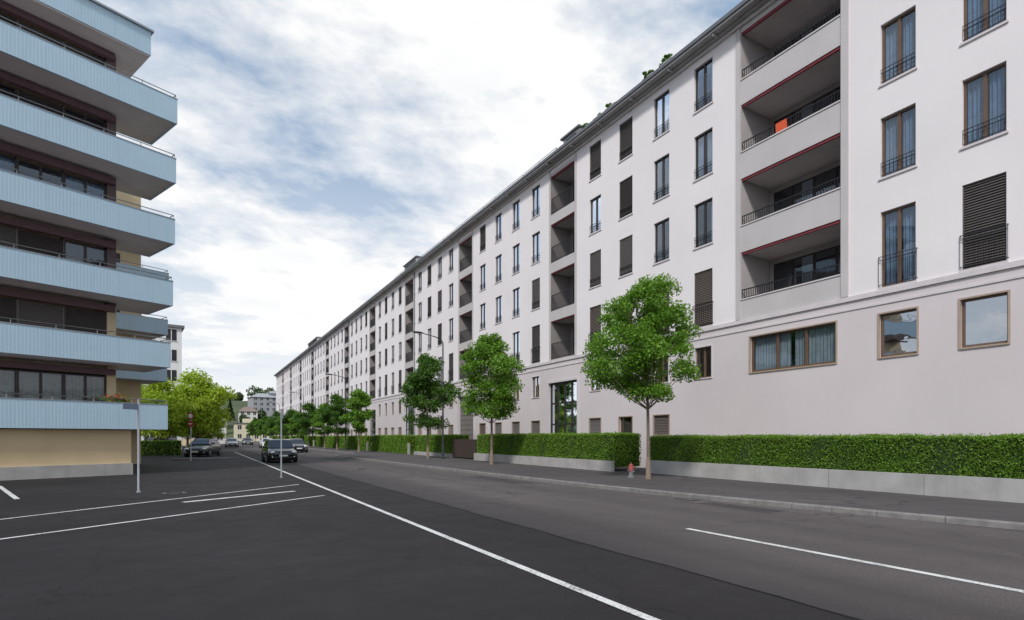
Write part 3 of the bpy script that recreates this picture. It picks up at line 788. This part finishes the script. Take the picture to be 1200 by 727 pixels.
# ------------------------------------------------------------ cars
def carpaint(name,col): return mat(name,col,.28,.3,.04,3,coat=1.0)
PB=carpaint('paint_black',(.012,.013,.016)); PG=carpaint('paint_grey',(.06,.065,.075)); PW=carpaint('paint_white',(.6,.6,.6)); PD=carpaint('paint_blue',(.02,.03,.06))
def make_car(loc,rz,paint,lab,L=4.1,Wd=1.76,H=1.45,suv=0,**pr):
    root=empty('car',loc,rz,label=lab,category='car',**pr)
    hw=Wd/2; bz=.93+suv*.12
    st=[(-.5,.70,.28,.50),(-.485,.86,.22,.64),(-.45,.94,.2,.74),(-.38,.985,.18,.82),(-.28,1,.18,.88),(-.2,1,.18,bz-.02),(0,1,.18,bz),(.25,1,.18,bz+.01),(.4,.99,.2,bz+.01),(.46,.95,.24,bz-.05),(.49,.88,.28,bz-.16),(.5,.75,.32,.62)]
    b=MB(); i=b.mi(paint); rings=[]
    for y,w,zl,zt in st:
        w*=hw; y*=L; m=(zl+zt)/2
        half=[(0,zl),(w*.8,zl),(w*.96,zl+.07),(w,m-.05),(w*.985,m+.12),(w*.93,zt-.05),(w*.8,zt),(w*.4,zt+.02),(0,zt+.03)]
        ring=[(x,y,z) for x,z in half]+[(-x,y,z) for x,z in half[-2:0:-1]]
        rings.append(len(b.v)); b.v+=ring
    n=16
    for a,c in zip(rings[:-1],rings[1:]):
        for j in range(n): b.f.append((a+j,a+(j+1)%n,c+(j+1)%n,c+j)); b.m.append(i); b.s.append(True)
    for a in (rings[0],rings[-1]): b.f.append(tuple(a+j for j in range(n))); b.m.append(i); b.s.append(True)
    fb_,rb_=-.23*L,.44*L; ft,rt=-.08*L,.33*L; wb_,wt=hw*.92,hw*.72
    zb=bz-.02
    def ring(z,y0,y1,w):
        c=.12
        return [(-w+c,y0,z),(w-c,y0,z),(w,y0+c*1.2,z),(w,y1-c,z),(w-c,y1,z),(-w+c,y1,z),(-w,y1-c,z),(-w,y0+c*1.2,z)]
    R0=ring(zb,fb_,rb_,wb_);R1=ring(H-.06,ft,rt,wt);R2=ring(H,ft+.18,rt-.15,wt-.16)
    k=len(b.v); b.v+=R0+R1+R2
    for lv in (0,8):
        for j in range(8): b.f.append((k+lv+j,k+lv+(j+1)%8,k+lv+8+(j+1)%8,k+lv+8+j)); b.m.append(i); b.s.append(False)
    b.f.append(tuple(k+16+j for j in range(8))); b.m.append(i); b.s.append(False)
    for s in (-1,1):
        for yy in (-.32*L,.31*L): b.cyl((s*(hw-.1),yy,.34),(s*(hw+.004),yy,.34),.385,.385,BLACK,20)
    b.box(-hw*.6,hw*.6,-.5*L-.012,-.5*L+.1,.27,.42,BLACK)
    b.box(-hw*.95,hw*.95,-.4*L,.4*L,.14,.2,BLACK)
    b.obj('body',root)
    def inset(g,p,q,r,s,t0,t1,u0,u1,off):
        p,q,r,s=map(Vector,(p,q,r,s)); nrm=(q-p).cross(s-p).normalized()
        ctr=(p+q+r+s)/4
        if nrm.dot(ctr-Vector((0,.1*L,H*.6)))<0: nrm=-nrm
        def pt(u,t): 
            a=p.lerp(q,u); c=s.lerp(r,u); return a.lerp(c,t)+nrm*off
        g.face([pt(u0,t0),pt(u1,t0),pt(u1,t1),pt(u0,t1)],CARGLASS)
        g.face([pt(u0,t0)-nrm*off*.5,pt(u1,t0)-nrm*off*.5,pt(u1,t1)-nrm*off*.5,pt(u0,t1)-nrm*off*.5],BLACK)
    g=MB(); inset(g,R0[0],R0[1],R1[1],R1[0],.08,.95,.0,1,.01); g.obj('windscreen',root)
    g=MB(); inset(g,R0[5],R0[4],R1[4],R1[5],.15,.93,.03,.97,.01); g.obj('rear_window',root)
    for a,c in ((2,3),(7,6)):
        for u0,u1 in ((.03,.44),(.49,.9)):
            g=MB(); inset(g,R0[a],R0[c],R1[c],R1[a],.12,.92,u0,u1,.01); g.obj('side_window',root)
    wm=None
    for s in (-1,1):
        for yy in (-.32*L,.31*L):
            if wm is None:
                t=MB(); t.cyl((-.1,0,0),(.1,0,0),.33,.33,TYRE,24); wo=t.obj('wheel',root,(s*(hw-.09),yy,.33))
                rr=MB(); rr.cyl((-.108,0,0),(.108,0,0),.22,.22,RIM,20)
                for q in range(5):
                    a=q*2*math.pi/5; rr.cyl((-.113,.13*math.cos(a),.13*math.sin(a)),(.113,.13*math.cos(a),.13*math.sin(a)),.045,.045,BLACK,8)
                rr.obj('rim',wo); wm=wo
            else: clone(wm,loc=(s*(hw-.09),yy,.33),parent=root)
    for s in (-1,1):
        h=MB(); h.ell((s*hw*.72,-.473*L,.66),(.17,.11,.095),LIGHTG); h.obj('headlight',root)
        t=MB(); t.box(s*hw*.78-.12,s*hw*.78+.12,.478*L,.495*L,.62,.82,TAILR); t.obj('tail_light',root)
        m=MB(); m.ell((s*(hw+.08),-.17*L,bz+.06),(.1,.06,.07),paint); m.cyl((s*hw*.9,-.17*L,bz+.02),(s*(hw+.05),-.17*L,bz+.05),.02,.02,BLACK,6); m.obj('wing_mirror',root)
        f=MB(); f.ell((s*hw*.7,-.492*L,.36),(.07,.04,.05),LIGHTG,10,6); f.obj('fog_light',root)
    gr=MB(); gr.box(-.42,.42,-.5*L-.014,-.46*L,.5,.64,BLACK); gr.box(-.42,.42,-.5*L-.02,-.5*L-.0145,.56,.58,RIM); gr.obj('grille',root)
    pl=MB(); pl.box(-.26,.26,-.5*L-.03,-.5*L-.0145,.40,.50,WHP); pl.obj('licence_plate',root)
    return root
make_car((4.75,39.3,0),.02,PB,'black compact car driving with its headlights on',3.9,1.8,1.5)
make_car((9.2,62,0),.0,PG,'dark grey car driving on the street',4.3,1.8,1.45)
c3=make_car((.5,53,0),-.30,PB,'black estate car parked in the yard',4.3,1.8,1.5,1)
make_car((4.9,99,0),0,PW,'pale car far along the street',4.3,1.8,1.45)
c5=make_car((-3.2,70,0),-.5,PD,'dark blue car parked under the trees',4.4,1.8,1.6,1,group='cars parked under the trees')
clone(c5,loc=(-4.4,80,0),rz=-.4,label='dark blue car parked under the trees')
make_car((8.8,86,0),0,PW,'white car far along the street',4.3,1.8,1.45)
make_car((8.7,120,0),0,PG,'grey car far along the street',4.3,1.8,1.45)

# ------------------------------------------------------------ background
hl=MB(); NX,NY=40,14
def hz(x,y): 
    t=max(0,min(1,(y-235)/160)); return 26*t*t*(3-2*t)*(.75+.25*math.sin(x*.013+1))-.5
P=[[(-420+x*24,230+y*35,hz(-420+x*24,230+y*35)) for x in range(NX)] for y in range(NY)]
for y in range(NY-1):
    for x in range(NX-1): hl.face([P[y][x],P[y][x+1],P[y+1][x+1],P[y+1][x]],GRASSG,True)
hl.obj('hill',kind='structure',label='green wooded hillside beyond the street end',category='hill')
rng=np.random.default_rng(5)
pts=[]
for i in range(520):
    x=rng.uniform(-300,240); y=rng.uniform(238,470)
    if 12<x<75 and y<325: 
        if rng.random()<.6: continue
    z=hz(x,y); r=rng.uniform(2,4)
    n=160; d=rng.normal(size=(n,3)); d/=np.linalg.norm(d,axis=1,keepdims=True)
    pts.append(np.array([x,y,z+r*1.2])+d*r*np.array([1,1,1.15])*(.6+.45*rng.random((n,1))))
pp=np.concatenate(pts); V,F=leaves(pp,.9,rng)
npobj('wood',V,F,[LEAFF],kind='stuff',label='far wooded slope of mixed green trees',category='wood')
def house(cx,cy,w,d,z0,h,m,roofh,lab,rz=0,nf=3,nw=4,flat=False,rm=None):
    root=empty('house',(cx,cy,z0),rz,label=lab,category='building')
    b=MB(); b.box(-w/2,w/2,-d/2,d/2,-3,h,m)
    b.obj('wall',root)
    r=MB(); rm=rm or ROOFM
    if flat: r.box(-w/2-.3,w/2+.3,-d/2-.3,d/2+.3,h+.002,h+.35,rm); r.box(-w/4,w/6,-d/4,d/4,h+.352,h+1.9,m)
    else:
        o=.5
        A=[(-w/2-o,-d/2-o,h),(w/2+o,-d/2-o,h),(w/2+o,d/2+o,h),(-w/2-o,d/2+o,h)]; t=[(-w/2+d*.3,0,h+roofh),(w/2-d*.3,0,h+roofh)]
        r.face([A[0],A[1],t[1],t[0]],rm); r.face([A[2],A[3],t[0],t[1]],rm); r.face([A[1],A[2],t[1]],rm); r.face([A[3],A[0],t[0]],rm); r.face(A,rm)
    r.obj('roof',root)
    proto=None
    for f in range(nf):
        for i in range(nw):
            x=-w/2+w*(i+.5)/nw; z=(h)*(f+.35)/nf
            if proto is None:
                q=MB(); q.box(-.6,.6,-.03,0,0,1.5,ROOM); q.box(-.7,.7,-.06,-.031,-.1,0,TRIM); q.box(-.04,.04,-.05,-.031,0,1.5,WHP)
                proto=q.obj('window',root,(x,-d/2,z))
            else: clone(proto,loc=(x,-d/2,z),parent=root)
ORT=mat('tile_roof',(.20,.15,.13),.8,0,.2,2)
GRV=mat('grey_stone_villa',(.30,.31,.33),.85,0,.1,1)  # stone grey lightened in the colour for distance haze
house(17.5,224,11,10,0,6.4,mat('pale_yellow_render',(.60,.55,.40),.85,0,.05,1),0,'pale yellow flat roofed house at the street end',nf=2,nw=4,flat=True)
house(33.5,322,18,13,14.5,8,GRV,2.5,'large grey stone villa on the hillside',nf=3,nw=6,rz=.1,rm=GRV)
house(36,321,4,5,21,4,GRV,1.5,'small grey turret storey above the villa',nf=1,nw=1,rz=.1,rm=GRV)
house(22,300,8,8,9,5,PALE,2.5,'pale house with tiled roof on the hillside',nf=2,nw=3,rm=ORT)
house(8,285,8,8,7,5,PALE,2.5,'pale house with tiled roof on the hillside',nf=2,nw=3,rm=ORT)
house(-14,262,12,9,4,6,PALE,3,'pale house with tiled roof on the hillside',nf=2,nw=4,rm=ORT)
house(-8.4,92,12,14,0,16.2,WHITEB,0,'tall white flat roofed house behind the trees',rz=.1,nf=6,nw=5,flat=True)
house(-2,150,16,12,0,5.5,PALE,2,'low pale building behind the yard trees',nf=2,nw=6,rm=ORT)
for i,(x,y,h,z) in enumerate(((2,262,13,6),(-3,270,14,7),(8,268,11,7),(13,275,10,8))):
    root=empty('conifer_tree',(x,y,z),label='dark pointed conifer on the hillside',category='tree',group='dark conifers on the hillside')
    rg=np.random.default_rng(90+i); n=2500; t=rg.random(n)**.8; a=rg.random(n)*6.283; rr=(1-t)*2.6*(.6+.4*np.sin(t*60)**2)*rg.random(n)**.4
    p=np.stack([rr*np.cos(a),rr*np.sin(a),1+t*(h-1)],1); V,F=leaves(p,.35,rg); npobj('crown',V,F,[LEAFC],parent=root)
    b=MB(); b.cyl((0,0,-1),(0,0,h*.8),.25,.05,BARK,8); b.obj('trunk',root)
b=MB(); b.box(-12,3.0,118,118.3,0,1.3,CREAM); b.box(-12,3.05,117.95,118.35,1.302,1.4,TRIM); b.obj('garden_wall',label='low cream garden wall behind the yard',category='wall')
hedge(-9,-1.2,57.5,58.7,0,1.3,120,.08,33,'low clipped hedge at the edge of the yard')
b=MB(); n=30
ring=[(.6+2.2*math.cos(2*math.pi*i/n),45.5+1.6*math.sin(2*math.pi*i/n)) for i in range(n)]
b.face([(x,y,.11) for x,y in ring],ASW)
for i in range(n):
    a,c=ring[i],ring[(i+1)%n]; b.face([(a[0],a[1],0),(c[0],c[1],0),(c[0],c[1],.11),(a[0],a[1],.11)],KERB)
b.obj('traffic_island',kind='structure',label='low kerbed island in the yard',category='traffic island')

# ------------------------------------------------------------ sky and light
to_sun=Vector((-.66,-.58,.92)).normalized()
w=bpy.data.worlds.new('World'); sc.world=w; w.use_nodes=True; nt=w.node_tree; nt.nodes.clear()
out=nn(nt,'ShaderNodeOutputWorld')
sky=nn(nt,'ShaderNodeTexSky',sky_type='NISHITA'); sky.sun_disc=False
sky.sun_elevation=math.asin(to_sun.z); sky.sun_rotation=math.atan2(to_sun.x,to_sun.y)%(2*math.pi); sky.air_density=1.0; sky.dust_density=1.5
bg1=nn(nt,'ShaderNodeBackground'); bg1.inputs[1].default_value=.15; nt.links.new(sky.outputs[0],bg1.inputs[0])
tc=nn(nt,'ShaderNodeTexCoord'); sp=nn(nt,'ShaderNodeSeparateXYZ'); nt.links.new(tc.outputs['Generated'],sp.inputs[0])
z=math_(nt,'ADD',math_(nt,'MAXIMUM',sp.outputs[2],0),.22)
cx=nn(nt,'ShaderNodeCombineXYZ'); nt.links.new(math_(nt,'DIVIDE',sp.outputs[0],z),cx.inputs[0]); nt.links.new(math_(nt,'DIVIDE',sp.outputs[1],z),cx.inputs[1])
mp=nn(nt,'ShaderNodeMapping'); mp.inputs['Rotation'].default_value=(0,0,math.radians(38)); mp.inputs['Scale'].default_value=(.8,1.1,1); mp.inputs['Location'].default_value=(4.3,1.7,0)
nt.links.new(cx.outputs[0],mp.inputs[0])
def wn(scale,detail,rough,dist=0):
    n=nn(nt,'ShaderNodeTexNoise'); n.inputs['Scale'].default_value=scale; n.inputs['Detail'].default_value=detail; n.inputs['Roughness'].default_value=rough; n.inputs['Distortion'].default_value=dist
    nt.links.new(mp.outputs[0],n.inputs['Vector']); return n.outputs['Fac']
n1=wn(1.15,8,.56,.3); n2=wn(7.5,5,.62,.15)
cl=math_(nt,'ADD',math_(nt,'MULTIPLY',n1,.76),math_(nt,'MULTIPLY',n2,.24))
G_=Vector((.50,.75,.45)).normalized()
dp=nn(nt,'ShaderNodeVectorMath',operation='DOT_PRODUCT'); nt.links.new(tc.outputs['Generated'],dp.inputs[0]); dp.inputs[1].default_value=G_
cl=math_(nt,'ADD',cl,mrange(nt,dp.outputs['Value'],.76,.97,-.03,.07))
# veil of thin high cloud everywhere, tinting the gaps pale blue
veil=mixc(nt,.42,(.27,.44,.66),(.66,.76,.86))
f=mrange(nt,cl,.435,.585,0,1)
bg3=nn(nt,'ShaderNodeBackground'); nt.links.new(veil,bg3.inputs[0]); bg3.inputs[1].default_value=1.0
mgap=nn(nt,'ShaderNodeMixShader'); mgap.inputs[0].default_value=.6
nt.links.new(bg1.outputs[0],mgap.inputs[1]); nt.links.new(bg3.outputs[0],mgap.inputs[2])
hz_=mrange(nt,sp.outputs[2],.0,.46,.97,0)
f=math_(nt,'MAXIMUM',f,hz_)
shade=mixc(nt,mrange(nt,math_(nt,'ADD',wn(2.1,6,.55),mrange(nt,dp.outputs['Value'],.7,.98,0,.12)),.34,.54,0,1),(.84,.89,.94),(1,1,1))
bg2=nn(nt,'ShaderNodeBackground'); nt.links.new(shade,bg2.inputs[0]); bg2.inputs[1].default_value=1.0
mx=nn(nt,'ShaderNodeMixShader'); nt.links.new(f,mx.inputs[0]); nt.links.new(mgap.outputs[0],mx.inputs[1]); nt.links.new(bg2.outputs[0],mx.inputs[2]); nt.links.new(mx.outputs[0],out.inputs[0])
ld=bpy.data.lights.new('sun','SUN'); ld.energy=3.0; ld.angle=math.radians(8); ld.color=(1,.965,.92)
lo=bpy.data.objects.new('sun',ld); COL.objects.link(lo); lo.rotation_euler=to_sun.to_track_quat('Z','Y').to_euler(); lo.location=(-30,-20,60)

cd=bpy.data.cameras.new('camera'); cd.lens=19.2; cd.sensor_width=36; cd.shift_y=.1238; cd.clip_end=3000; cd.clip_start=.1
co=bpy.data.objects.new('camera',cd); COL.objects.link(co); co.location=(0,0,1.65); co.rotation_euler=(math.pi/2,0,math.radians(-30))
sc.camera=co
